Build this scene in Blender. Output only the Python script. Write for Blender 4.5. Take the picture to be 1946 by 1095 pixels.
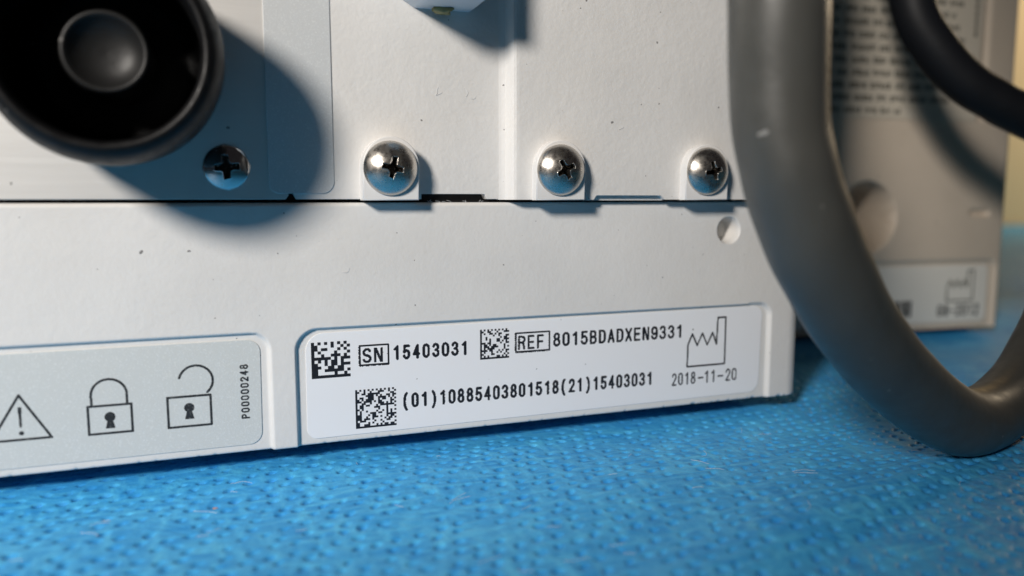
import bpy, math, random
import numpy as np

for o in list(bpy.data.objects):
    bpy.data.objects.remove(o, do_unlink=True)
scene = bpy.context.scene
COL = scene.collection
MM = 0.001                      # everything below is written in millimetres
R = math.radians

# ------------------------------------------------------------------ camera
cam_d = bpy.data.cameras.new('camera')
cam = bpy.data.objects.new('camera', cam_d)
COL.objects.link(cam)
cam.location = (0.0, -105 * MM, 36 * MM)
cam.rotation_euler = (R(90 - 6.7), 0, R(-20))
cam_d.sensor_width = 36
cam_d.lens = 36 * 1460 / 1946
cam_d.clip_start = 0.002
cam_d.clip_end = 20
cam_d.dof.use_dof = True
cam_d.dof.focus_distance = 0.108
cam_d.dof.aperture_fstop = 13.0
scene.camera = cam

# ------------------------------------------------------------------ light
world = bpy.data.worlds.new('World')
scene.world = world
world.use_nodes = True
bg = world.node_tree.nodes['Background']
bg.inputs[0].default_value = (0.95, 0.86, 0.92, 1)
bg.inputs[1].default_value = 0.018


def lamp(name, kind, loc, target, energy, color, radius):
    d = bpy.data.lights.new(name, kind)
    d.energy = energy
    d.color = color
    d.shadow_soft_size = radius
    o = bpy.data.objects.new(name, d)
    COL.objects.link(o)
    o.location = [c * MM for c in loc]
    from mathutils import Vector
    o.rotation_euler = (Vector(target) - Vector(loc)).to_track_quat('-Z', 'Y').to_euler()
    return d


desk = lamp('desk_lamp', 'SPOT', (-284, -303, 231), (40, 119, 37), 11.0, (1.0, 0.94, 0.87), 0.042)
desk.spot_size = R(39.5)
desk.spot_blend = 0.68
lamp('warm_fill_lamp', 'POINT', (1250, 330, 430), (600, 600, 100), 8.5, (1.0, 0.80, 0.56), 0.06)  # unseen warm lamp, added to brighten the wall and the cable's right side

scene.view_settings.view_transform = 'Standard'
scene.view_settings.look = 'None'
scene.view_settings.exposure = 0
scene.view_settings.gamma = 1
scene.render.engine = 'CYCLES'
scene.cycles.max_bounces = 8


# ------------------------------------------------------------------ materials
class Mat:
    def __init__(self, name, color=(.8, .8, .8), rough=.5, metal=0.0, spec=.5):
        self.m = bpy.data.materials.new(name)
        self.m.use_nodes = True
        self.nt = self.m.node_tree
        self.b = self.nt.nodes['Principled BSDF']
        self.b.inputs['Base Color'].default_value = (*color, 1)
        self.b.inputs['Roughness'].default_value = rough
        self.b.inputs['Metallic'].default_value = metal
        self.b.inputs['Specular IOR Level'].default_value = spec
        self.color = color
        self._co = None
        self._normal = None

    def n(self, t, **kw):
        nd = self.nt.nodes.new(t)
        for k, v in kw.items():
            setattr(nd, k, v)
        return nd

    def link(self, a, b):
        self.nt.links.new(a, b)

    def co(self, scale=(1, 1, 1)):
        if self._co is None:
            self._co = self.n('ShaderNodeTexCoord').outputs['Object']
        if scale == (1, 1, 1):
            return self._co
        mp = self.n('ShaderNodeMapping')
        mp.inputs['Scale'].default_value = scale
        self.link(self._co, mp.inputs[0])
        return mp.outputs[0]

    def noise(self, scale, detail=2, rough=.5, stretch=(1, 1, 1)):
        nd = self.n('ShaderNodeTexNoise')
        nd.inputs['Scale'].default_value = scale
        nd.inputs['Detail'].default_value = detail
        nd.inputs['Roughness'].default_value = rough
        self.link(self.co(stretch), nd.inputs['Vector'])
        return nd.outputs['Fac']

    def math(self, op, a, b=None, c=None, clamp=False):
        nd = self.n('ShaderNodeMath', operation=op)
        nd.use_clamp = clamp
        for i, v in enumerate((a, b, c)):
            if v is None:
                continue
            if isinstance(v, (int, float)):
                nd.inputs[i].default_value = v
            else:
                self.link(v, nd.inputs[i])
        return nd.outputs[0]

    def ramp(self, f, a, b, lo=0.0, hi=1.0):
        nd = self.n('ShaderNodeMapRange')
        nd.inputs['From Min'].default_value = a
        nd.inputs['From Max'].default_value = b
        nd.inputs['To Min'].default_value = lo
        nd.inputs['To Max'].default_value = hi
        self.link(f, nd.inputs[0])
        return nd.outputs[0]

    def mix(self, f, a, b):
        nd = self.n('ShaderNodeMix', data_type='RGBA')
        for sock, v in ((nd.inputs[0], f), (nd.inputs[6], a), (nd.inputs[7], b)):
            if isinstance(v, tuple):
                sock.default_value = (*v, 1)
            elif isinstance(v, (int, float)):
                sock.default_value = v
            else:
                self.link(v, sock)
        return nd.outputs[2]

    def setcol(self, c):
        self.link(c, self.b.inputs['Base Color'])
        return self

    def setrough(self, f):
        self.link(f, self.b.inputs['Roughness'])
        return self

    def bump(self, h, dist, strength=1.0):
        nd = self.n('ShaderNodeBump')
        nd.inputs['Distance'].default_value = dist * MM
        nd.inputs['Strength'].default_value = strength
        self.link(h, nd.inputs['Height'])
        if self._normal is not None:
            self.link(self._normal, nd.inputs['Normal'])
        self._normal = nd.outputs[0]
        self.link(self._normal, self.b.inputs['Normal'])
        return self

    def specks(self, scale, size, keep):
        """1 inside sparse irregular dirt specks"""
        v = self.n('ShaderNodeTexVoronoi', voronoi_dimensions='2D')
        v.inputs['Scale'].default_value = scale
        w = self.noise(scale * 7, 1)
        dv = self.n('ShaderNodeVectorMath', operation='ADD')
        self.link(self.co(), dv.inputs[0])
        comb = self.n('ShaderNodeCombineXYZ')
        amp = self.math('MULTIPLY', self.math('SUBTRACT', w, .5), .12 / scale)
        for i in range(3):
            self.link(amp, comb.inputs[i])
        self.link(comb.outputs[0], dv.inputs[1])
        sx = self.n('ShaderNodeSeparateXYZ')
        self.link(dv.outputs[0], sx.inputs[0])
        cz = self.n('ShaderNodeCombineXYZ')
        self.link(sx.outputs[0], cz.inputs[0])
        self.link(sx.outputs[2], cz.inputs[1])
        self.link(cz.outputs[0], v.inputs['Vector'])
        sep = self.n('ShaderNodeSeparateColor')
        self.link(v.outputs['Color'], sep.inputs[0])
        rad = self.math('MULTIPLY', self.math('MULTIPLY', sep.outputs[1], sep.outputs[1]), size)
        inside = self.math('LESS_THAN', v.outputs['Distance'], rad)
        kept = self.math('LESS_THAN', sep.outputs[0], keep)
        return self.math('MULTIPLY', inside, kept)


def plastic(name, color, peel, peel_scale, rough=.48, dirt=.5):
    m = Mat(name, color, rough, 0, .4)
    blotch = m.noise(60, 3)
    c = m.mix(m.ramp(blotch, .35, .7), tuple(x * .95 for x in color), tuple(min(1, x * 1.03) for x in color))
    c = m.mix(m.ramp(m.noise(22, 3, .6), .5, .8, 0, .35), c, (color[0] * .98, color[1] * .93, color[2] * .84))
    m.setrough(m.ramp(m.noise(240, 4, .7, (.25, 1, 1)), .3, .75, rough - .07, rough + .12))
    s = m.math('ADD', m.specks(170, .032, dirt * .7), m.specks(380, .045, dirt * .4), clamp=True)
    c = m.mix(m.math('MULTIPLY', s, .8), c, (.10, .09, .085))
    m.setcol(c)
    m.bump(m.noise(peel_scale, 3, .55), peel)
    m.bump(m.noise(peel_scale * .35, 2, .5), peel * 1.4)
    return m.m


M = {}
M['plastic'] = plastic('base_plastic', (.73, .715, .695), .03, 1900)
M['plate'] = plastic('plate_paint', (.725, .71, .69), .042, 1700)
M['tab'] = plastic('tab_paint', (.76, .75, .74), .008, 1500, .42, .15)
M['bgplastic'] = plastic('module_plastic', (.74, .63, .51), .02, 1500)

m = Mat('brushed_metal', (.70, .68, .65), .42, .35)
st = m.noise(900, 5, .7, (.03, 1, 1.6))
m.setcol(m.mix(m.ramp(st, .2, .8), (.69, .67, .64), (.73, .71, .68)))
m.setrough(m.ramp(st, .3, .7, .40, .48))
m.bump(st, .006)
m.setcol(m.mix(m.math('MULTIPLY', m.specks(150, .06, .4), .8), m.b.inputs['Base Color'].links[0].from_socket, (.2, .19, .18)))
M['metal'] = m.m

m = Mat('frosted_film', (.60, .62, .63), .38, 0, .6)
g = m.noise(5200, 1)
m.setcol(m.mix(m.ramp(g, .55, .80), (.56, .575, .58), (.68, .70, .70)))
m.bump(g, .02)
M['film'] = m.m

m = Mat('grey_green_sticker', (.56, .585, .575), .42, 0, .5)
g = m.noise(5200, 1)
m.setcol(m.mix(m.ramp(g, .55, .78), (.60, .62, .61), (.70, .72, .715)))
m.bump(g, .018)
M['sticker'] = m.m

m = Mat('label_paper', (.84, .84, .855), .38, 0, .45)
m.setcol(m.mix(m.specks(260, .05, .25), m.mix(m.noise(45, 2), (.82, .82, .84), (.87, .87, .88)), (.25, .24, .24)))
m.bump(m.noise(500, 2), .006)
M['label'] = m.m
M['bglabel'] = Mat('module_label_paper', (.90, .86, .78), .5).m
M['bgtext'] = Mat('module_text_panel', (.70, .63, .52), .6).m

m = Mat('black_ink', (.012, .012, .016), .45, 0, .4)
M['ink'] = m.m
m = Mat('dark_grey_ink', (.03, .032, .035), .5, 0, .3)
m.setcol(m.mix(m.ramp(m.noise(3500, 1), .55, .75), (.025, .027, .03), (.12, .125, .125)))
M['ink2'] = m.m
M['bgink'] = Mat('faded_ink', (.16, .15, .12), .6).m
M['dark'] = Mat('dark_chassis', (.012, .012, .014), .7).m

m = Mat('black_rubber', (.004, .004, .0045), .45, 0, .25)
nz = m.noise(900, 4, .6)
m.setrough(m.ramp(nz, .3, .7, .34, .56))
m.setcol(m.mix(m.specks(330, .09, .3), (.004, .004, .0045), (.10, .095, .09)))
m.bump(nz, .02)
M['rubber'] = m.m

m = Mat('button_rubber', (.010, .010, .010), .46, 0, .32)
m.setcol(m.mix(m.specks(420, .09, .3), (.010, .010, .010), (.12, .115, .11)))
m.bump(m.noise(900, 4, .6), .02)
M['button'] = m.m

m = Mat('nickel_screw', (.58, .545, .50), .32, 1.0)
nz = m.noise(1500, 4, .65)
m.setrough(m.ramp(nz, .3, .7, .22, .36))
m.bump(m.noise(2600, 3, .6), .007)
M['screw'] = m.m
m = Mat('chrome_screw', (.56, .56, .56), .16, 1.0)
m.setrough(m.ramp(m.noise(1500, 4, .65), .3, .7, .1, .28))
m.bump(m.noise(2600, 3, .6), .006)
M['chrome'] = m.m

m = Mat('white_connector', (.66, .70, .74), .35, 0, .5)
m.b.inputs['Subsurface Weight'].default_value = .5
m.b.inputs['Subsurface Radius'].default_value = (.002, .002, .002)
M['connector'] = m.m
M['glue'] = Mat('yellow_glue', (.34, .29, .12), .4).m

m = Mat('grey_cable_jacket', (.1, .1, .09), .36, 0, .6)
nz = m.noise(260, 3, .6, (1, 1, .12))
m.setcol(m.mix(m.specks(190, .04, .3), m.mix(nz, (.066, .065, .058), (.088, .086, .077)), (.30, .29, .27)))
m.setrough(m.ramp(m.noise(350, 3), .3, .7, .38, .52))
m.bump(m.noise(700, 3), .03)
M['cable'] = m.m
m = Mat('black_cable_jacket', (.008, .009, .012), .55, 0, .3)
m.bump(m.noise(700, 3), .03)
M['black'] = m.m

m = Mat('tan_wall_paint', (.60, .47, .31), .7)
m.setcol(m.mix(m.noise(9, 3), (.76, .58, .34), (.84, .65, .39)))
M['wall'] = m.m
m = Mat('crumb', (.62, .33, .16), .6)
M['crumb'] = m.m

# blue nonwoven: bonded points (attribute) plus fibres
m = Mat('blue_nonwoven', (.04, .30, .66), .5, 0, .26)
at = m.n('ShaderNodeAttribute', attribute_name='bond')
fib = m.noise(1100, 4, .7, (.10, 1, 1))
fib2 = m.noise(1000, 4, .7, (.5, .16, 1))
fb = m.math('MAXIMUM', fib, fib2)
c = m.mix(m.ramp(fb, .42, .72), (.03, .32, .76), (.12, .61, .98))
c = m.mix(m.ramp(m.noise(60, 3), .4, .75, 0, .4), c, (.04, .33, .75))
c = m.mix(m.math('MULTIPLY', at.outputs['Fac'], .6), c, (.012, .16, .53))
m.setcol(c)
m.setrough(m.ramp(fb, .4, .7, .62, .40))
m.bump(fb, .06)
m.bump(m.noise(2600, 3, .6), .05)
M['cloth'] = m.m


# ------------------------------------------------------------------ mesh helpers
def add(name, verts, faces, mat, parent=None, smooth=None, at=(0, 0, 0)):
    me = bpy.data.meshes.new(name)
    v = (np.asarray(verts, dtype=np.float64) * MM)
    me.from_pydata(v.tolist(), [], faces)
    if smooth is not None:
        me.polygons.foreach_set('use_smooth', np.asarray(smooth, dtype=bool) if not isinstance(smooth, bool)
                                else np.full(len(me.polygons), smooth))
    me.materials.append(mat)
    me.update()
    o = bpy.data.objects.new(name, me)
    COL.objects.link(o)
    o.location = [c * MM for c in at]
    if parent is not None:
        o.parent = parent
    return o


def empty(name, loc, label, cat):
    o = bpy.data.objects.new(name, None)
    COL.objects.link(o)
    o.empty_display_size = .01
    o.location = [c * MM for c in loc]
    o['label'] = label
    o['category'] = cat
    return o


def tag(o, label, cat):
    o['label'] = label
    o['category'] = cat
    return o


def grid_mesh(name, P, mat, parent=None):
    """P: (rows, cols, 3) in mm -> smooth mesh, fast path"""
    r, c, _ = P.shape
    me = bpy.data.meshes.new(name)
    idx = np.arange(r * c).reshape(r, c)
    q = np.stack([idx[:-1, :-1], idx[:-1, 1:], idx[1:, 1:], idx[1:, :-1]], -1).reshape(-1, 4)
    me.vertices.add(r * c)
    me.vertices.foreach_set('co', (P.reshape(-1, 3) * MM).astype(np.float32).ravel())
    me.loops.add(q.size)
    me.loops.foreach_set('vertex_index', q.astype(np.int32).ravel())
    me.polygons.add(len(q))
    me.polygons.foreach_set('loop_start', np.arange(0, q.size, 4, dtype=np.int32))
    me.polygons.foreach_set('loop_total', np.full(len(q), 4, dtype=np.int32))
    me.polygons.foreach_set('use_smooth', np.ones(len(q), dtype=bool))
    me.update(calc_edges=True)
    me.materials.append(mat)
    o = bpy.data.objects.new(name, me)
    COL.objects.link(o)
    if parent is not None:
        o.parent = parent
    return o


def rounded(pts, segs=8):
    """pts: (x, z, radius) corners, counter-clockwise; returns outline"""
    out = []
    n = len(pts)
    for i in range(n):
        x, z, r = pts[i]
        if r <= 0:
            out.append((x, z))
            continue
        p = np.array([x, z], float)
        a = np.array(pts[i - 1][:2], float) - p
        b = np.array(pts[(i + 1) % n][:2], float) - p
        a /= np.linalg.norm(a)
        b /= np.linalg.norm(b)
        ang = math.acos(max(-1, min(1, float(a @ b))))
        t = r / math.tan(ang / 2)
        cen = p + (a + b) / np.linalg.norm(a + b) * (r / math.sin(ang / 2))
        s, e = p + a * t, p + b * t
        a0 = math.atan2(*(s - cen)[::-1])
        a1 = math.atan2(*(e - cen)[::-1])
        d = (a1 - a0 + math.pi) % (2 * math.pi) - math.pi
        for k in range(segs + 1):
            th = a0 + d * k / segs
            out.append((cen[0] + r * math.cos(th), cen[1] + r * math.sin(th)))
    return out


def prism_geo(outline, y0, y1, bevel=0.0, segs=3):
    """solid standing in the XZ plane, front face at y0 (towards the camera), back at y1"""
    p = np.array(outline, float)
    n = len(p)
    e = np.roll(p, -1, 0) - p
    e /= np.maximum(np.linalg.norm(e, axis=1, keepdims=True), 1e-9)
    nrm = np.stack([e[:, 1], -e[:, 0]], 1)                     # outward for ccw
    vn = nrm + np.roll(nrm, 1, 0)
    vn /= np.maximum(np.linalg.norm(vn, axis=1, keepdims=True), 1e-9)
    cosh = np.maximum((vn * nrm).sum(1, keepdims=True), .4)
    vn = vn / cosh
    rings = []
    if bevel > 0:
        for k in range(segs + 1):
            th = math.pi / 2 * k / segs
            rings.append((p - vn * bevel * (1 - math.sin(th)), y0 + bevel * (1 - math.cos(th))))
    else:
        rings.append((p, y0))
    rings.append((p, y1))
    V, F, S = [], [], []
    for q, y in rings:
        V += [(a, y, b) for a, b in q]
    F.append(list(range(n)))
    S.append(False)
    for k in range(len(rings) - 1):
        o0, o1 = k * n, (k + 1) * n
        for i in range(n):
            j = (i + 1) % n
            F.append((o0 + i, o1 + i, o1 + j, o0 + j))
            S.append(k < len(rings) - 2)
    o0 = (len(rings) - 1) * n
    F.append([o0 + i for i in range(n)][::-1])
    S.append(False)
    return V, F, S


def join(*geos):
    V, F, S = [], [], []
    for v, f, s in geos:
        o = len(V)
        V += list(v)
        F += [[i + o for i in q] for q in f]
        S += list(s)
    return V, F, S


def prism(name, outline, y0, y1, mat, parent=None, bevel=0.0):
    V, F, S = prism_geo(outline, y0, y1, bevel)
    return add(name, V, F, mat, parent, S)


def box_geo(x0, x1, y0, y1, z0, z1, bevel=0.0):
    return prism_geo([(x0, z0), (x1, z0), (x1, z1), (x0, z1)], y0, y1, bevel)


def lathe(name, prof, cx, cz, mat, parent=None, n=96):
    """profile of (radius, y) revolved round the Y axis"""
    V, F = [], []
    for r, y in prof:
        for k in range(n):
            a = 2 * math.pi * k / n
            V.append((cx + r * math.cos(a), y, cz + r * math.sin(a)))
    for i in range(len(prof) - 1):
        for k in range(n):
            j = (k + 1) % n
            F.append((i * n + k, (i + 1) * n + k, (i + 1) * n + j, i * n + j))
    return add(name, V, F, mat, parent, True)


def smooth_path(pts, per=14):
    p = np.array(pts, float)
    p = np.vstack([2 * p[0] - p[1], p, 2 * p[-1] - p[-2]])
    out = []
    for i in range(1, len(p) - 2):
        for t in np.linspace(0, 1, per, endpoint=False):
            a, b, c, d = p[i - 1], p[i], p[i + 1], p[i + 2]
            out.append(.5 * ((2 * b) + (c - a) * t + (2 * a - 5 * b + 4 * c - d) * t * t + (3 * b - a - 3 * c + d) * t ** 3))
    out.append(p[-2])
    out = np.array(out)
    for _ in range(6):                                          # relax kinks
        out[1:-1] = (out[:-2] + 2 * out[1:-1] + out[2:]) / 4
    return out


def tube_geo(pts, rad, n=40, per=14):
    c = smooth_path(pts, per)
    t = np.gradient(c, axis=0)
    t /= np.linalg.norm(t, axis=1, keepdims=True)
    u = np.cross(t[0], (0.3, 1, .2))
    u /= np.linalg.norm(u)
    V, F, S = [], [], []
    for i in range(len(c)):
        u = u - t[i] * (u @ t[i])
        u /= np.linalg.norm(u)
        w = np.cross(t[i], u)
        for k in range(n):
            a = 2 * math.pi * k / n
            rw = rad * (1 + .010 * math.sin(i * .21 + 2 * a) + .007 * math.sin(i * .57 - a + 1))
            V.append(c[i] + rw * (math.cos(a) * u + math.sin(a) * w))
    for i in range(len(c) - 1):
        for k in range(n):
            j = (k + 1) % n
            F.append((i * n + k, i * n + j, (i + 1) * n + j, (i + 1) * n + k))
            S.append(True)
    F.append(list(range(n))[::-1])
    S.append(False)
    o = (len(c) - 1) * n
    F.append([o + k for k in range(n)])
    S.append(False)
    return V, F, S


def sstep(a, b, x):
    t = np.clip((x - a) / (b - a), 0, 1)
    return t * t * (3 - 2 * t)


def sd_rect(X, Z, x0, x1, z0, z1, r):
    cx, cz, hx, hz = (x0 + x1) / 2, (z0 + z1) / 2, (x1 - x0) / 2, (z1 - z0) / 2
    qx, qz = np.abs(X - cx) - hx + r, np.abs(Z - cz) - hz + r
    return np.hypot(np.maximum(qx, 0), np.maximum(qz, 0)) + np.minimum(np.maximum(qx, qz), 0) - r


def housing(name, xs, zs, depth_fn, yback, mat, parent):
    """front relief over a grid, with side, top, bottom and back walls"""
    X, Z = np.meshgrid(xs, zs)
    D = depth_fn(X, Z)
    P = np.stack([X, D, Z], -1)
    B = P.copy()
    r, c, _ = P.shape
    big = np.zeros((r + 4, c + 4, 3))
    big[2:-2, 2:-2] = P
    big[2:-2, 0:2] = P[:, :1]
    big[2:-2, -2:] = P[:, -1:]
    big[0:2, :] = big[2:3, :]
    big[-2:, :] = big[-3:-2, :]
    big[0, :, 1] = big[-1, :, 1] = yback
    big[:, 0, 1] = big[:, -1, 1] = yback
    return grid_mesh(name, big, mat, parent)


# ---- print: strokes rasterised like a thermal printer, merged into runs
def arc(cx, cy, rx, ry, a0, a1, n=14):
    return [(cx + rx * math.cos(R(a0 + (a1 - a0) * k / n)), cy + ry * math.sin(R(a0 + (a1 - a0) * k / n))) for k in range(n + 1)]


GL = {
    '0': [arc(.5, .74, .5, .26, 0, 180) + arc(.5, .26, .5, .26, 180, 360) + [(1, .74)]],
    '1': [[(.66, 0), (.66, 1), (.60, .93), (.18, .80)]],
    '2': [arc(.5, .72, .48, .28, 170, -25) + [(.0, .0), (1, 0)]],
    '3': [arc(.48, .76, .46, .24, 165, -90), arc(.48, .26, .52, .26, 90, -165)],
    '4': [[(.74, 0), (.74, 1), (0, .28), (1, .28)]],
    '5': [[(.95, 1), (.12, 1), (.06, .5)] + arc(.48, .31, .52, .31, 135, -160)],
    '8': [arc(.5, .77, .42, .23, 0, 360), arc(.5, .27, .5, .27, 0, 360)],
    '9': [arc(.5, .70, .5, .30, 0, 360), [(1, .7)] + arc(.5, .27, .5, .27, 0, -165)],
    '6': [arc(.5, .30, .5, .30, 0, 360), [(0, .3)] + arc(.5, .73, .5, .27, 180, 15)],
    'S': [arc(.5, .75, .46, .25, 20, 250) + arc(.5, .25, .5, .25, 80, -160)],
    'N': [[(0, 0), (0, 1), (.12, 1), (.88, 0), (1, 0), (1, 1)]],
    'R': [[(0, 0), (0, 1), (.5, 1)] + arc(.5, .76, .5, .24, 90, -90) + [(0, .52)], [(.5, .52), (.8, .4), (.95, 0)]],
    'E': [[(.95, 1), (0, 1), (0, 0), (.95, 0)], [(0, .52), (.85, .52)]],
    'F': [[(.95, 1), (0, 1), (0, 0)], [(0, .52), (.85, .52)]],
    'B': [[(0, .52), (.5, .52)] + arc(.5, .76, .42, .24, -90, 90) + [(0, 1), (0, 0), (.5, 0)] + arc(.5, .26, .5, .26, -90, 90)],
    'D': [[(0, 0), (0, 1), (.45, 1)] + arc(.45, .70, .55, .30, 90, 0) + arc(.45, .30, .55, .30, 0, -90) + [(0, 0)]],
    'A': [[(0, 0), (.5, 1), (1, 0)], [(.18, .3), (.82, .3)]],
    'X': [[(0, 0), (1, 1)], [(0, 1), (1, 0)]],
    'P': [[(0, 0), (0, 1), (.5, 1)] + arc(.5, .74, .5, .26, 90, -90) + [(0, .48)]],
    '(': [arc(1.0, .42, .75, .72, 115, 245)],
    ')': [arc(0.0, .42, .75, .72, 65, -65)],
    '-': [[(-.05, .42), (1.05, .42)]],
}


def text_strokes(s, x0, x1, z0, z1, lw, gw=.70, up=False):
    """characters spread over x0..x1 with cap height z0..z1; returns (points, width) strokes"""
    adv = (x1 - x0) / (len(s) - 1 + gw)
    out = []
    for i, ch in enumerate(s):
        for g in GL[ch]:
            pts = [(x0 + adv * i + lw / 2 + gx * (adv * gw - lw), z0 + lw / 2 + gy * (z1 - z0 - lw)) for gx, gy in g]
            out.append((pts, lw))
    return out


def raster(strokes=(), polys=(), px=.085, jag=0.0, seed=0):
    """returns list of merged runs (x0, x1, z0, z1)"""
    pts = [p for s, _ in strokes for p in s] + [p for q in polys for p in q]
    a = np.array(pts)
    lo = a.min(0) - 1
    hi = a.max(0) + 1
    nx, nz = int((hi[0] - lo[0]) / px) + 1, int((hi[1] - lo[1]) / px) + 1
    img = np.zeros((nz, nx), bool)
    xs = lo[0] + (np.arange(nx) + .5) * px
    zs = lo[1] + (np.arange(nz) + .5) * px
    rng = np.random.default_rng(seed)
    wob = rng.normal(0, jag, (nz, nx)) if jag else np.zeros((nz, nx))
    for s, w in strokes:
        for (ax, az), (bx, bz) in zip(s[:-1], s[1:]):
            i0 = max(0, int((min(ax, bx) - w - lo[0]) / px)); i1 = min(nx, int((max(ax, bx) + w - lo[0]) / px) + 2)
            k0 = max(0, int((min(az, bz) - w - lo[1]) / px)); k1 = min(nz, int((max(az, bz) + w - lo[1]) / px) + 2)
            X, Z = np.meshgrid(xs[i0:i1], zs[k0:k1])
            dx, dz = bx - ax, bz - az
            L2 = dx * dx + dz * dz + 1e-12
            t = np.clip(((X - ax) * dx + (Z - az) * dz) / L2, 0, 1)
            d = np.hypot(X - ax - t * dx, Z - az - t * dz) + wob[k0:k1, i0:i1]
            img[k0:k1, i0:i1] |= d < w / 2
    for q in polys:
        X, Z = np.meshgrid(xs, zs)
        ins = np.zeros_like(img)
        n = len(q)
        for i in range(n):
            (ax, az), (bx, bz) = q[i], q[(i + 1) % n]
            if az == bz:
                continue
            cond = ((az > Z) != (bz > Z)) & (X < (bx - ax) * (Z - az) / (bz - az) + ax)
            ins ^= cond
        img |= ins
    return runs(img, lo[0], lo[1], px, px)


def runs(img, x0, z0, px, pz):
    out = []
    for k in range(img.shape[0]):
        row = np.concatenate([[0], img[k].astype(int), [0]])
        d = np.diff(row)
        for s, e in zip(np.where(d == 1)[0], np.where(d == -1)[0]):
            out.append((x0 + s * px, x0 + e * px, z0 + k * pz, z0 + (k + 1) * pz))
    return out


def ink(name, rs, y, mat, parent):
    V, F = [], []
    for a, b, c, d in rs:
        o = len(V)
        V += [(a, y, c), (b, y, c), (b, y, d), (a, y, d)]
        F.append((o, o + 1, o + 2, o + 3))
    return add(name, V, F, mat, parent, False)


def circle(cx, cz, r, n=20):
    return [(cx + r * math.cos(2 * math.pi * k / n), cz + r * math.sin(2 * math.pi * k / n)) for k in range(n)]


def rect_stroke(x0, x1, z0, z1):
    return [(x0, z0), (x1, z0), (x1, z1), (x0, z1), (x0, z0)]


# ------------------------------------------------------------------ setting: wall behind the table
wall = add('wall', *[g for g in box_geo(-900, 2600, 640, 660, -30, 1100)[:2]], M['wall'])
wall['kind'] = 'structure'

# ------------------------------------------------------------------ blue drape
rng = np.random.default_rng(7)


def axis(fine0, fine1, step, lo, hi):
    mid = np.arange(fine0, fine1 + 1e-6, step)
    def grow(start, end):
        out, s, x = [], step, start
        while x < end:
            s *= 1.09
            x += s
            out.append(min(x, end))
        return np.array(out)
    left = fine0 - grow(0, fine0 - lo)[::-1]
    right = fine1 + grow(0, hi - fine1)
    return np.concatenate([left, mid, right])


cx = axis(-42, 132, .26, -420, 2200)
cy = axis(-66, 34, .26, -240, 636)
X, Y = np.meshgrid(cx, cy)


def wave(X, Y):
    z = .45 * np.sin(X / 23 + .6 * np.sin(Y / 17)) * np.cos(Y / 19 + 1.1)
    z += .30 * np.sin((X * .5 + Y) / 9.0 + 1.2 * np.sin(X / 31)) + .16 * np.sin((X - 1.7 * Y) / 6.1 + .7)
    # low crease running away to the right, and the slack rolls behind it
    d = (Y + 45 - (X - 39) * .28)
    on = sstep(20, 70, X)
    z += on * (1.1 * np.exp(-(d / 5.0) ** 2) - 1.0 * sstep(2, -16, d))
    z += sstep(120, 200, X) * 1.6 * np.sin(Y / 14 + X / 90) + sstep(95, 130, X) * .5 * np.sin(Y / 7 + X / 40)
    return z


Zc = wave(X, Y) - .5
# bonded points: staggered rows with some scatter
pitch_x, pitch_y = 2.5, 2.15
bond = np.zeros_like(X)
u = X * .985 + Y * .17
v = -X * .17 + Y * .985
row = np.round(v / pitch_y)
uo = u - (row % 2) * pitch_x / 2
colm = np.round(uo / pitch_x)
hsh = lambda a, b, s: (np.sin(a * 127.1 + b * 311.7 + s * 74.7) * 43758.5453) % 1.0
jx = (hsh(row, colm, 1) - .5) * 1.0
jy = (hsh(row, colm, 2) - .5) * .9
sz = .85 + .45 * hsh(row, colm, 3)
du = (uo - colm * pitch_x - jx)
dv = (v - row * pitch_y - jy)
rot = (hsh(row, colm, 4) - .5) * 1.2
dr, ds = du * np.cos(rot) + dv * np.sin(rot), -du * np.sin(rot) + dv * np.cos(rot)
e = np.hypot(dr / (.48 * sz), ds / (.34 * sz))
bond = (1 - sstep(.5, 1.3, e)) * (hsh(row, colm, 6) > .10)
pil = np.cos(np.clip(np.hypot(du / pitch_x, dv / pitch_y) * 2.2, 0, math.pi))
fine = (sstep(-60, -42, X) * (1 - sstep(132, 160, X)) * sstep(-90, -66, Y) * (1 - sstep(34, 50, Y)))
dep = .42 + .30 * hsh(row, colm, 5)
Zc += fine * (-dep * bond - .035 * pil + .05 * np.sin(X * 2.1 + 3 * np.sin(Y * .9)) * np.sin(Y * 2.7 + 2 * np.sin(X * .8)))
# nothing may rise into the devices' undersides
under = sstep(-3, 3, Y) * (1 - sstep(88, 97, X))
Zc = Zc * (1 - .6 * under) - .2 * under
P = np.stack([X, Y, Zc], -1)
drape = grid_mesh('surgical_drape', P, M['cloth'])
ba = drape.data.attributes.new('bond', 'FLOAT', 'POINT')
ba.data.foreach_set('value', (bond * (.3 + .7 * fine)).astype(np.float32).ravel())
tag(drape, 'blue embossed nonwoven drape spread under both devices', 'drape')

# ------------------------------------------------------------------ main device
dev = empty('medical_device', (0, 0, 2.25), 'white medical device in front with black rubber foot and serial number label', 'device')


def own(o):                                   # keep the parts where they are although the empty stands at the base
    o.location.z -= 2.25 * MM
    return o


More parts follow.
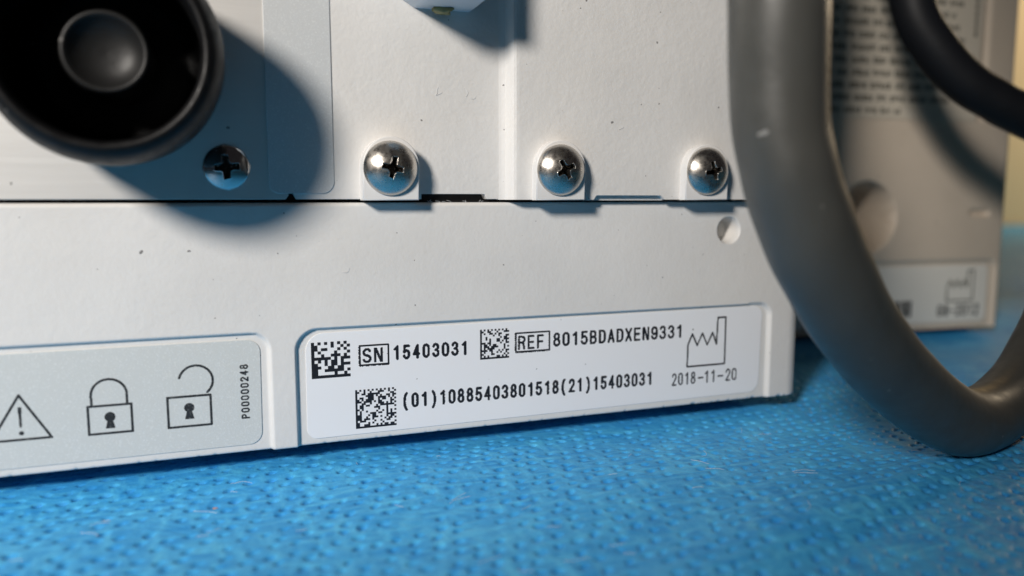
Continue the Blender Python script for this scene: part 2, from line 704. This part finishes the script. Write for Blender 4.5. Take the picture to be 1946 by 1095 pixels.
def base_depth(X, Z):
    d = np.zeros_like(X)
    w = np.where(X > 80, .42, .13)
    sd = np.where(X > 46, sd_rect(X, Z, 7.4, 84.35, -20, 18.42, 2.1), sd_rect(X, Z, 7.4, 84.35, -20, 18.42, 3.0))
    d += .6 * (1 - sstep(-w, w, sd))
    wl = np.where(X > 2.4, .32, .13)
    d += .6 * (1 - sstep(-wl, wl, sd_rect(X, Z, -80, 4.0, -20, 18.3, 2.4)))
    r = 3.0
    t = np.clip((X - 88.3) / r, 0, 1)
    d += r - np.sqrt(np.maximum(r * r - (t * r) ** 2, 0))
    r = .55
    t = np.clip((Z - (35.35 - r)) / r, 0, 1)
    d += r - np.sqrt(np.maximum(r * r - (t * r) ** 2, 0))
    t = np.clip((2.25 + .3 - Z) / .3, 0, 1)
    d += .3 - np.sqrt(np.maximum(.09 - (t * .3) ** 2, 0))
    rr = np.hypot(X - 75.55, Z - 30.8)
    d += 3.2 * (1 - sstep(1.55, 2.2, rr))
    # nicks along the moulded lower edge
    nick = np.maximum(0, np.sin(X * 1.9) * np.sin(X * .73 + 1) - .35) * .5 * (X > 66) + np.maximum(0, np.sin(X * 3.1 + 2) * np.sin(X * .41) - .6) * .3
    d += nick * sstep(2.75, 2.3, Z)
    return d


xs = np.concatenate([np.arange(-92, -30, 6.0), np.arange(-30, 88.3, .16), 88.3 + 3 * np.sin(np.linspace(0, math.pi / 2, 14))])
zs = np.concatenate([2.25 + .3 * (1 - np.cos(np.linspace(0, math.pi / 2, 4))), np.arange(2.7, 34.75, .16), 34.8 + .55 * np.sin(np.linspace(0, math.pi / 2, 8))])
base = own(housing('base_housing', xs, zs, base_depth, 66, M['plastic'], dev))

V, F, S = join(box_geo(-90, 87.5, 1.9, 65, 35.2, 109.5))
own(add('chassis', V, F, M['dark'], dev, False))
V, F, S = join(box_geo(-92, 90, 6, 67, 36.2, 110, 0))
own(add('rear_cover', V, F, M['plate'], dev, False))
for x, y in ((-80, 20), (76, 22), (-80, 56), (76, 56)):
    own(add('underside_foot', *box_geo(x - 5, x + 5, y - 4, y + 4, -1.6, 2.6)[:2], M['rubber'], dev, False))

# upper panels
own(prism('metal_panel', [(-92, 35.78), (6.75, 35.78), (7.15, 36.3), (7.15, 110), (-92, 110)], .1, 1.85, M['metal'], dev, .08))
mid = rounded([(8.15, 35.80, 0), (24.9, 35.80, 0), (24.9, 36.52, 0), (34.1, 36.52, .25), (34.45, 35.80, .15), (36.6, 35.80, 0), (36.6, 110, 0), (7.8, 110, 0), (7.8, 36.4, 0)], 4)
own(prism('centre_plate', mid, .1, 1.85, M['plate'], dev, .06))

# right cover plate: stepped flange plus plate with a slot at its foot
prof = [(36.15, .12), (36.6, .0), (37.1, -.20), (37.3, -.55), (37.6, -1.40), (37.85, -1.82), (38.2, -1.96), (38.6, -2.0), (38.6, .9), (36.15, .9)]
n = len(prof)
V = [(x, y, 35.72) for x, y in prof] + [(x, y, 110) for x, y in prof]
F = [(i, (i + 1) % n, n + (i + 1) % n, n + i) for i in range(n)] + [list(range(n))[::-1], list(range(n, 2 * n))]
flange = (V, F, [False] * 7 + [False] * (n - 7) + [False, False])
plate = rounded([(38.6, 35.72, 0), (50.3, 35.72, .1), (50.75, 36.36, .2), (61.6, 36.36, .2), (62.3, 35.72, .2), (88.5, 35.72, 0), (88.5, 110, 0), (38.6, 110, 0)], 4)
g2 = prism_geo(plate, -2.0, .9, 0)
g3 = box_geo(50.0, 62.4, -1.1, .8, 35.62, 36.8)
V, F, S = join(flange, g2, g3)
own(add('cover_plate', V, F, M['plate'], dev, S))


def tab_outline(cxx, w):
    return [(cxx - w, 35.66), (cxx + w * .97, 35.66)] + [(cxx + w * 1.0 * math.cos(a), 40.1 + 4.0 * math.sin(a)) for a in np.linspace(0, math.pi, 25)]


TABS = [(20.25, 0.1, -2.6), (44.35, -1.98, -3.75), (68.7, -1.98, -3.75)]
for (tx, yb, yf) in TABS:
    own(prism('screw_tab', tab_outline(tx, 3.8), yf, yb, M['tab'], dev, .16))


# screws
def screw_mesh(rad, h, edge, arm, halfw, depth, mat, seed):
    r1 = np.linspace(0, arm * 1.25, 64)
    r2 = np.linspace(arm * 1.25, rad, 26)[1:]
    rr = np.concatenate([r1, r2])
    th = np.linspace(0, 2 * math.pi, 193)
    Rr, T = np.meshgrid(rr, th, indexing='ij')
    Xx, Zz = Rr * np.cos(T), Rr * np.sin(T)
    Rs = (rad * rad + h * h) / (2 * h)
    y = -(edge + np.sqrt(np.maximum(Rs * Rs - Rr * Rr, 0)) - (Rs - h))
    y += .12 * np.clip((Rr - (rad - .35)) / .35, 0, 1) ** 2
    rg = np.random.default_rng(seed)
    wob = .05 * np.sin(3 * T + rg.random() * 6) + .03 * np.sin(7 * T + rg.random() * 6)
    a = np.maximum(np.abs(Xx), np.abs(Zz)) + wob
    b = np.minimum(np.abs(Xx), np.abs(Zz)) + wob * .6
    hw = halfw + np.clip(.42 * (arm * .55 - a), 0, .35)
    inside = sstep(.045, -.045, b - hw)
    cut = np.clip((arm - a) * 7.0, 0, .9) + np.clip((arm - a) * 1.5, 0, depth - .9)
    y += inside * cut
    y = np.where(inside > .02, np.minimum(y, -.05), y)
    rim = np.exp(-((b - hw) / .09) ** 2) * (a < arm) * .05 + np.exp(-((a - arm) / .08) ** 2) * (b < hw) * .05
    y -= rim
    P = np.stack([Xx, y, Zz], -1)
    ring = np.stack([rad * np.cos(th), np.full_like(th, 0.0), rad * np.sin(th)], -1)[None]
    mask = np.concatenate([inside * (cut > .25), np.zeros((1, len(th)))], 0)[:, ::-1] > .5
    return np.concatenate([P, ring], 0)[:, ::-1], mask


m = Mat('shaded_tarnished_recess', (.11, .09, .075), .45, 1.0)  # shade inside the cross recess painted into its colour, along with oxide grime
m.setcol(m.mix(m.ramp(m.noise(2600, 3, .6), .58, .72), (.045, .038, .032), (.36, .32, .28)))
M['shade_tarnish'] = m.m


def place_screw(PM, mat, x, y, z, ang, first=None):
    if first is None:
        P, mask = PM
        o = grid_mesh('screw', P, mat, dev)
        o.data.materials.append(M['shade_tarnish'])
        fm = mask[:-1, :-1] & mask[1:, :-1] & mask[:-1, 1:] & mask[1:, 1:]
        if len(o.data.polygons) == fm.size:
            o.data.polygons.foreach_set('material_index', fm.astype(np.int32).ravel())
        else:
            print('screw faces', len(o.data.polygons), fm.size)
    else:
        o = first.copy()
        COL.objects.link(o)
    o.location = (x * MM, y * MM, (z - 2.25) * MM)
    o.rotation_euler = (0, R(ang), 0)
    return o


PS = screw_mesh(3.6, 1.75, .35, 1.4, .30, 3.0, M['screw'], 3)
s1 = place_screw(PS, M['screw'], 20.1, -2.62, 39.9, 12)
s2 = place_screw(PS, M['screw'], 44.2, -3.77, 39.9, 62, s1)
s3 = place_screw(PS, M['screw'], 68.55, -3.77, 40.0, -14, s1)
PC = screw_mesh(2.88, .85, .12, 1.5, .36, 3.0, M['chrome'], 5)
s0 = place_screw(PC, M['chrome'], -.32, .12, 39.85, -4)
s0['label'] = 'flatter shiny screw in the bare metal panel'

# rubber foot
KX, KZ = -11.9, 51.4
prof = [(9.2, .1), (10.4, -.1), (11.2, -2.0), (11.7, -6.0), (11.95, -10.2), (11.95, -12.2), (11.75, -13.6), (11.4, -14.5),
        (11.0, -15.15), (10.6, -15.5), (10.25, -15.6), (9.95, -15.5), (9.7, -15.2), (9.55, -14.6), (9.55, -12.0), (9.7, -8.0), (9.6, -3.0), (9.0, -1.0), (7.4, -.6), (5.6, -.8), (4.3, -.9), (.02, -.9)]
button = [(4.5, -.85), (4.5, -9.5), (4.45, -10.9), (4.3, -11.45), (4.05, -11.65), (3.8, -11.55), (3.5, -11.2), (3.0, -10.75), (2.2, -10.35), (1.1, -10.15), (.02, -10.1)]
rf = own(lathe('rubber_foot', prof[::-1], KX, KZ, M['rubber'], dev, 128))
lathe('centre_button', button[::-1], KX, KZ, M['button'], rf, 96)

# connector block above, with a blob of glue below it
co = rounded([(24.3, 61.35, 1.2), (32.3, 61.4, .5), (32.3, 80, .6), (20.6, 80, .6), (20.6, 63.5, 1.0)], 5)
cb = own(prism('connector_block', co, -10.2, .1, M['connector'], dev, .5))
rg = random.Random(4)
V, F = [], []
for k in range(9):
    for j in range(14):
        a, b = math.pi * k / 8, 2 * math.pi * j / 14
        rr = .95 * (1 + .35 * math.sin(3 * b + k) * math.sin(a) + .2 * rg.random())
        V.append((28.0 + 1.25 * rr * math.sin(a) * math.cos(b), -1.1 + .9 * rr * math.sin(a) * math.sin(b), 61.2 + .62 * rr * math.cos(a)))
for k in range(8):
    for j in range(14):
        F.append((k * 14 + j, k * 14 + (j + 1) % 14, (k + 1) * 14 + (j + 1) % 14, (k + 1) * 14 + j))
gl = add('glue_blob', V, F, M['glue'], cb, True)

# stickers
strip = rounded([(4.75, 36.55, 1.3), (13.05, 36.55, 1.6), (12.95, 109, 0), (4.75, 109, 0)], 8)
own(prism('film_strip', strip, -.06, .095, M['film'], dev, .05))

st = own(prism('warning_sticker', rounded([(-91, 3.25, 0), (2.75, 3.25, 1.7), (2.9, 17.45, 1.7), (-91, 17.45, 0)], 8), .47, .597, M['sticker'], dev, .05))
yp = .462
w = .30
tri = [([(-30.9, 6.75), (-25.0, 12.35), (-21.75, 6.75), (-30.0, 6.75)], w)]
tri = [([(-28.25, 6.8), (-25.0, 12.3), (-21.8, 6.8), (-28.25, 6.8)], w)]
ink('warning_triangle', raster(tri, [[(-25.2, 10.85), (-24.8, 10.85), (-24.88, 8.3), (-25.12, 8.3)], circle(-24.97, 7.6, .27)], .05), yp, M['ink2'], st)
lk = [(rect_stroke(-17.72, -12.8, 6.62, 10.18), w), ([(-17.25, 10.2), (-17.3, 11.4)] + arc(-15.28, 11.5, 2.02, 2.02, 180, 0) + [(-13.28, 11.4), (-13.28, 10.2)], w)]
kh = lambda x, z: [circle(x, z, .62), [(x - .28, z - .3), (x + .28, z - .3), (x + .56, z - 1.5), (x - .56, z - 1.5)]]
ink('closed_padlock', raster(lk, kh(-15.3, 8.7), .05), yp, M['ink2'], st)
lk = [(rect_stroke(-8.63, -3.5, 6.55, 10.5), w), (arc(-5.15, 12.45, 2.05, 2.05, 165, -50), w)]
ink('open_padlock', raster(lk, kh(-6.1, 9.0), .05), yp, M['ink2'], st)
t = text_strokes('P00000248', 6.85, 14.2, 0, 1.08, .21, .78)
t = [([(1.3 - z, x) for x, z in p], lw) for p, lw in t]
ink('part_number', raster(t, px=.045), yp, M['ink2'], st)

lb = own(prism('serial_label', rounded([(8.6, 3.1, 1.5), (82.75, 3.45, 1.9), (83.1, 18.1, 1.7), (8.75, 17.75, 2.4)], 8), .49, .597, M['label'], dev, .03))
yp = .482
st_ = [(rect_stroke(15.93, 19.92, 12.86, 15.62), .26)]
st_ += text_strokes('SN', 16.3, 19.2, 13.15, 15.3, .36, .80)
st_ += text_strokes('15403031', 20.55, 31.6, 13.28, 15.4, .40, .78)
ink('serial_number', raster(st_, px=.083, jag=.004, seed=1), yp, M['ink'], lb)
st_ = [(rect_stroke(38.98, 44.38, 13.15, 16.0), .26)]
st_ += text_strokes('REF', 39.35, 43.55, 13.45, 15.6, .33, .80)
st_ += text_strokes('8015BDADXEN9331', 45.0, 67.7, 13.55, 15.75, .38, .80)
ink('reference_number', raster(st_, px=.083, jag=.004, seed=2), yp, M['ink'], lb)
st_ = text_strokes('(01)10885403801518(21)15403031', 21.75, 62.35, 6.22, 8.4, .39, .80)
ink('product_code', raster(st_, px=.083, jag=.004, seed=3), yp, M['ink'], lb)
fac = [([(68.7, 8.72), (68.75, 12.3), (69.55, 14.05), (70.5, 12.1), (71.45, 14.05), (72.4, 12.1), (73.4, 14.05), (74.2, 12.1), (74.36, 16.5), (75.85, 16.5), (75.85, 8.72), (68.7, 8.72)], .29)]
ink('factory_symbol', raster(fac, px=.075, jag=.003, seed=4), yp, M['ink'], lb)
st_ = text_strokes('2018', 65.9, 70.35, 5.72, 7.8, .26, .76) + text_strokes('11', 72.0, 74.2, 5.72, 7.8, .26, .76) + text_strokes('20', 76.15, 78.35, 5.72, 7.8, .26, .80)
st_ += [([(70.9, 6.68), (71.75, 6.68)], .26), ([(74.7, 6.68), (75.6, 6.68)], .26)]
ink('date_text', raster(st_, px=.07), yp, M['ink'], lb)


def code(rows, x0, x1, z0, z1, name):
    n = len(rows)
    img = np.array([[ch == '#' for ch in r] for r in rows[::-1]])
    px, pz = (x1 - x0) / img.shape[1], (z1 - z0) / n
    ink(name, runs(img, x0, z0, px, pz), yp, M['ink'], lb)


code(['#.#.#.#.#.#.',
      '##....#..#.#',
      '##.##...#.#.',
      '#.#....#...#',
      '#..#..###.#.',
      '######.#.###',
      '#.#.#.##.#..',
      '##..#.##.###',
      '###..##.##..',
      '##..######.#',
      '##.....#..#.',
      '############'], 9.42, 14.65, 11.48, 16.5, 'matrix_code')
code(['#.#.#.#.#.#.#.#.',
      '##..##...#...###',
      '#.#..##.#.##....',
      '#......#..#...##',
      '#..#.......#.##.',
      '#..#.#...##..###',
      '#....#...##.#.#.',
      '###.##.....#..##',
      '#.##.#.##....#..',
      '#.###.####...#.#',
      '#.#.####.....#..',
      '####.##...#.#.##',
      '#.#...#..#.#..#.',
      '##....##.....#.#',
      '#.#.#....##.#.#.',
      '################'], 33.43, 37.93, 12.42, 16.87, 'matrix_code')
rg = random.Random(11)
rows = []
for k in range(20):
    if k == 0:
        rows.append('#.' * 10)
    elif k == 19:
        rows.append('#' * 20)
    else:
        body = ''.join('#' if rg.random() < .47 else '.' for _ in range(18))
        rows.append('#' + body + ('#' if k % 2 else '.'))
code(rows, 15.2, 20.93, 3.9, 9.44, 'matrix_code')

# ------------------------------------------------------------------ second device behind
mod = empty('pump_module', (158, 78, 0), 'blurred grey beige device standing behind at the right, printed text on its face', 'device')


def mod_depth(X, Z):
    d = np.zeros_like(X)
    w = .5
    d += .9 * (1 - sstep(-w, w, sd_rect(X, Z, 100, 199.3, -20, 18.9, 2.5)))
    rr = np.hypot((X - 156.6), (Z - 31) * .95)
    d += 14.0 * (1 - sstep(7.8, 8.8, rr))
    d += 1.2 * (1 - sstep(-.4, .4, sd_rect(X, Z, 189.5, 195.5, 31.2, 32.6, .6)))
    d += .8 * (1 - sstep(-.6, .6, sd_rect(X, Z, 189.8, 191.4, 56.5, 140, .6)))
    r = 2.0
    t = np.clip((X - 199.7) / r, 0, 1)
    d += r - np.sqrt(np.maximum(r * r - (t * r) ** 2, 0))
    return d + 50


xs = np.concatenate([np.arange(116, 199.7, .45), 199.7 + 2 * np.sin(np.linspace(0, math.pi / 2, 8))])
zs = np.arange(.35, 118.2, .45)


def here(o):
    o.location.x -= 158 * MM
    o.location.y -= 78 * MM
    return o


here(housing('module_housing', xs, zs, mod_depth, 106, M['bgplastic'], mod))
tp = here(prism('text_panel', rounded([(117, 56.2, 1), (188.6, 56.2, 1), (188.6, 116, 1), (117, 116, 1)], 4), 49.75, 49.99, M['bgtext'], mod))
rg = random.Random(2)
rs = []
for k in range(17):
    z = 57.4 + 3.1 * k
    end = 164.5 if k == 0 else (181 if k < 3 else 185 - rg.random() * 5)
    x = 120.0
    while x < end - 1:
        wd = min(end, x + rg.uniform(2.2, 7.5)) 
        xx = x
        while xx < wd:                      # letters as small strokes
            lw = rg.uniform(.55, .95)
            rs.append((xx, min(wd, xx + lw), z + (0 if rg.random() < .8 else .3), z + rg.uniform(1.1, 1.6)))
            xx += lw + .28
        x = wd + 1.2
rs += [(186.3, 187.3, z, z + 1.3) for z in np.arange(78, 96, 1.7)]
ink('text_lines', rs, 49.72, M['bgink'], tp)
ml = here(prism('module_label', rounded([(118, 2.2, 1), (197.3, 2.2, 1.6), (197.3, 17.8, 1.6), (118, 17.8, 1)], 6), 50.7, 50.88, M['bglabel'], mod))
fx = lambda x: 183.9 + (x - 68.7) * 1.22
fz = lambda z: 8.0 + (z - 8.72) * 1.06
fac2 = [([(fx(x), fz(z)) for x, z in fac[0][0]], .5)]
ink('factory_symbol', raster(fac2, px=.12), 50.68, M['bgink'], ml)
ink('date_text', raster(text_strokes('08-2012', 181.2, 195, 3.7, 7.0, .55, .78), px=.12), 50.68, M['ink2'], ml)
ink('barcode', [(166.8 + a * 1.25, 166.8 + b * 1.25, 3.9, 8.4) for a, b in ((0, .35), (.55, 1.5), (1.75, 2.0), (2.3, 3.2), (3.35, 3.7), (3.9, 4.6))], 50.68, M['ink'], ml)
ink('barcode', [(140 + a * 1.1, 140 + a * 1.1 + .6, 4.1, 8.2) for a in range(20)], 50.68, M['ink'], ml)

mod.rotation_euler.z = R(-5)
mod.location.x += 1.3 * MM
mod.location.y += 1.5 * MM

# ------------------------------------------------------------------ cables
grey = [(60, 36, 106), (60, 26, 117), (58, 8, 119), (55, -9, 107), (53, -21, 91), (51.2, -33.5, 74), (50.4, -41.0, 58.5), (51.2, -41.2, 45.1), (52.9, -41.6, 37.4), (57.5, -41.1, 29.3), (66.7, -38.0, 20.4), (80.3, -33.3, 11.4),
        (95.3, -28.9, 4.9), (112.1, -23.0, 6.2), (126.5, -17.6, 13.6), (142, -11, 25), (160, -5, 34), (180, -3, 33), (202, -8, 20), (226, -16, 7), (262, -30, 4.6)]
V, F, S = tube_geo(grey, 4.7, 48)
gc = tag(add('grey_cable', V, F, M['cable'], None, S), 'thick grey cable looping down in front of the device corner to the drape', 'cable')
blk = [(131, 66, 114), (131.5, 56, 123), (134, 42, 118), (137, 31, 100), (139.2, 26.9, 84.9), (141.2, 24.4, 73.0), (148.4, 20.5, 62.4), (156.0, 17.4, 57.0), (163, 14.5, 53.2), (185, 6, 43), (214, -3, 26), (240, -12, 9), (285, -26, 4.0)]
V, F, S = tube_geo([(x - 1.6, y, z - .3) for x, y, z in blk], 4.4, 40)
bc = tag(add('black_cable', V, F, M['black'], None, S), 'blurred black cable hanging in front of the rear device', 'cable')

# ------------------------------------------------------------------ crumb on the drape
rg = random.Random(9)
V, F = [], []
for k in range(7):
    for j in range(9):
        a, b = math.pi * k / 6, 2 * math.pi * j / 9
        rr = .30 * (1 + .4 * rg.random())
        V.append((1.35 * rr * math.sin(a) * math.cos(b), rr * math.sin(a) * math.sin(b), .7 * rr * math.cos(a)))
for k in range(6):
    for j in range(9):
        F.append((k * 9 + j, k * 9 + (j + 1) % 9, (k + 1) * 9 + (j + 1) % 9, (k + 1) * 9 + j))
cxm, cym = -3.2, -9.5
iz = Zc[np.abs(cy - cym).argmin(), np.abs(cx - cxm).argmin()]
tag(add('crumb', V, F, M['crumb'], None, True, (cxm, cym, iz + .18)), 'tiny orange crumb lying on the blue drape at the left', 'crumb')

# ------------------------------------------------------------------ lint: loose fibres, too fine to count
m = Mat('pale_lint', (.75, .76, .78), .5)
M['lint'] = m.m


def fibre(p, d, ln, rad, rg, bend):
    pts, q = [], np.array(p, float)
    a = math.atan2(d[1], d[0])
    for k in range(5):
        pts.append((q[0], q[1], q[2]))
        a += rg.uniform(-bend, bend)
        q = q + np.array([math.cos(a), math.sin(a), 0]) * ln / 4
    return pts


rg = random.Random(21)
geos = []
for k in range(46):
    x, y = rg.uniform(-25, 100), rg.uniform(-48, -1.5)
    pts = fibre((x, y, 0), (1, rg.uniform(-.5, .5)), rg.uniform(.8, 3.2), .02, rg, .5)
    pts = [(a, b, Zc[np.abs(cy - b).argmin(), np.abs(cx - a).argmin()] + .06 + .05 * rg.random()) for a, b, _ in pts]
    geos.append(tube_geo(pts, .022, 5, 4))
V, F, S = join(*geos)
o = add('lint', V, F, M['lint'], None, S)
o['kind'] = 'stuff'
tag(o, 'fine pale fibres scattered over the blue drape', 'lint')
geos = []
for k in range(16):                          # fuzz caught in the seam and on the plates
    if k < 10:
        x, z, y = rg.uniform(25, 34), 35.36, .5
        pts = [(x, y, z), (x + rg.uniform(-.3, .3), y - .1, z + .12), (x + rg.uniform(-.6, .6), y - .2, z + rg.uniform(.1, .4))]
    else:
        x, z, y = rg.choice([(29, 50, .05), (52, 27, -.05), (64, 38.6, -2.06), (14, 26, -.05), (48, 29, -.05), (57, 46, -2.06)])
        pts = [(a, y, b) for a, b, _ in fibre((x + rg.uniform(-3, 3), z, 0), (1, rg.uniform(-1, 1)), rg.uniform(.7, 1.6), .02, rg, .9)]
    geos.append(tube_geo(pts, .022, 5, 4))
V, F, S = join(*geos)
o = own(add('lint', V, F, M['lint'], dev, S))
o['kind'] = 'stuff'
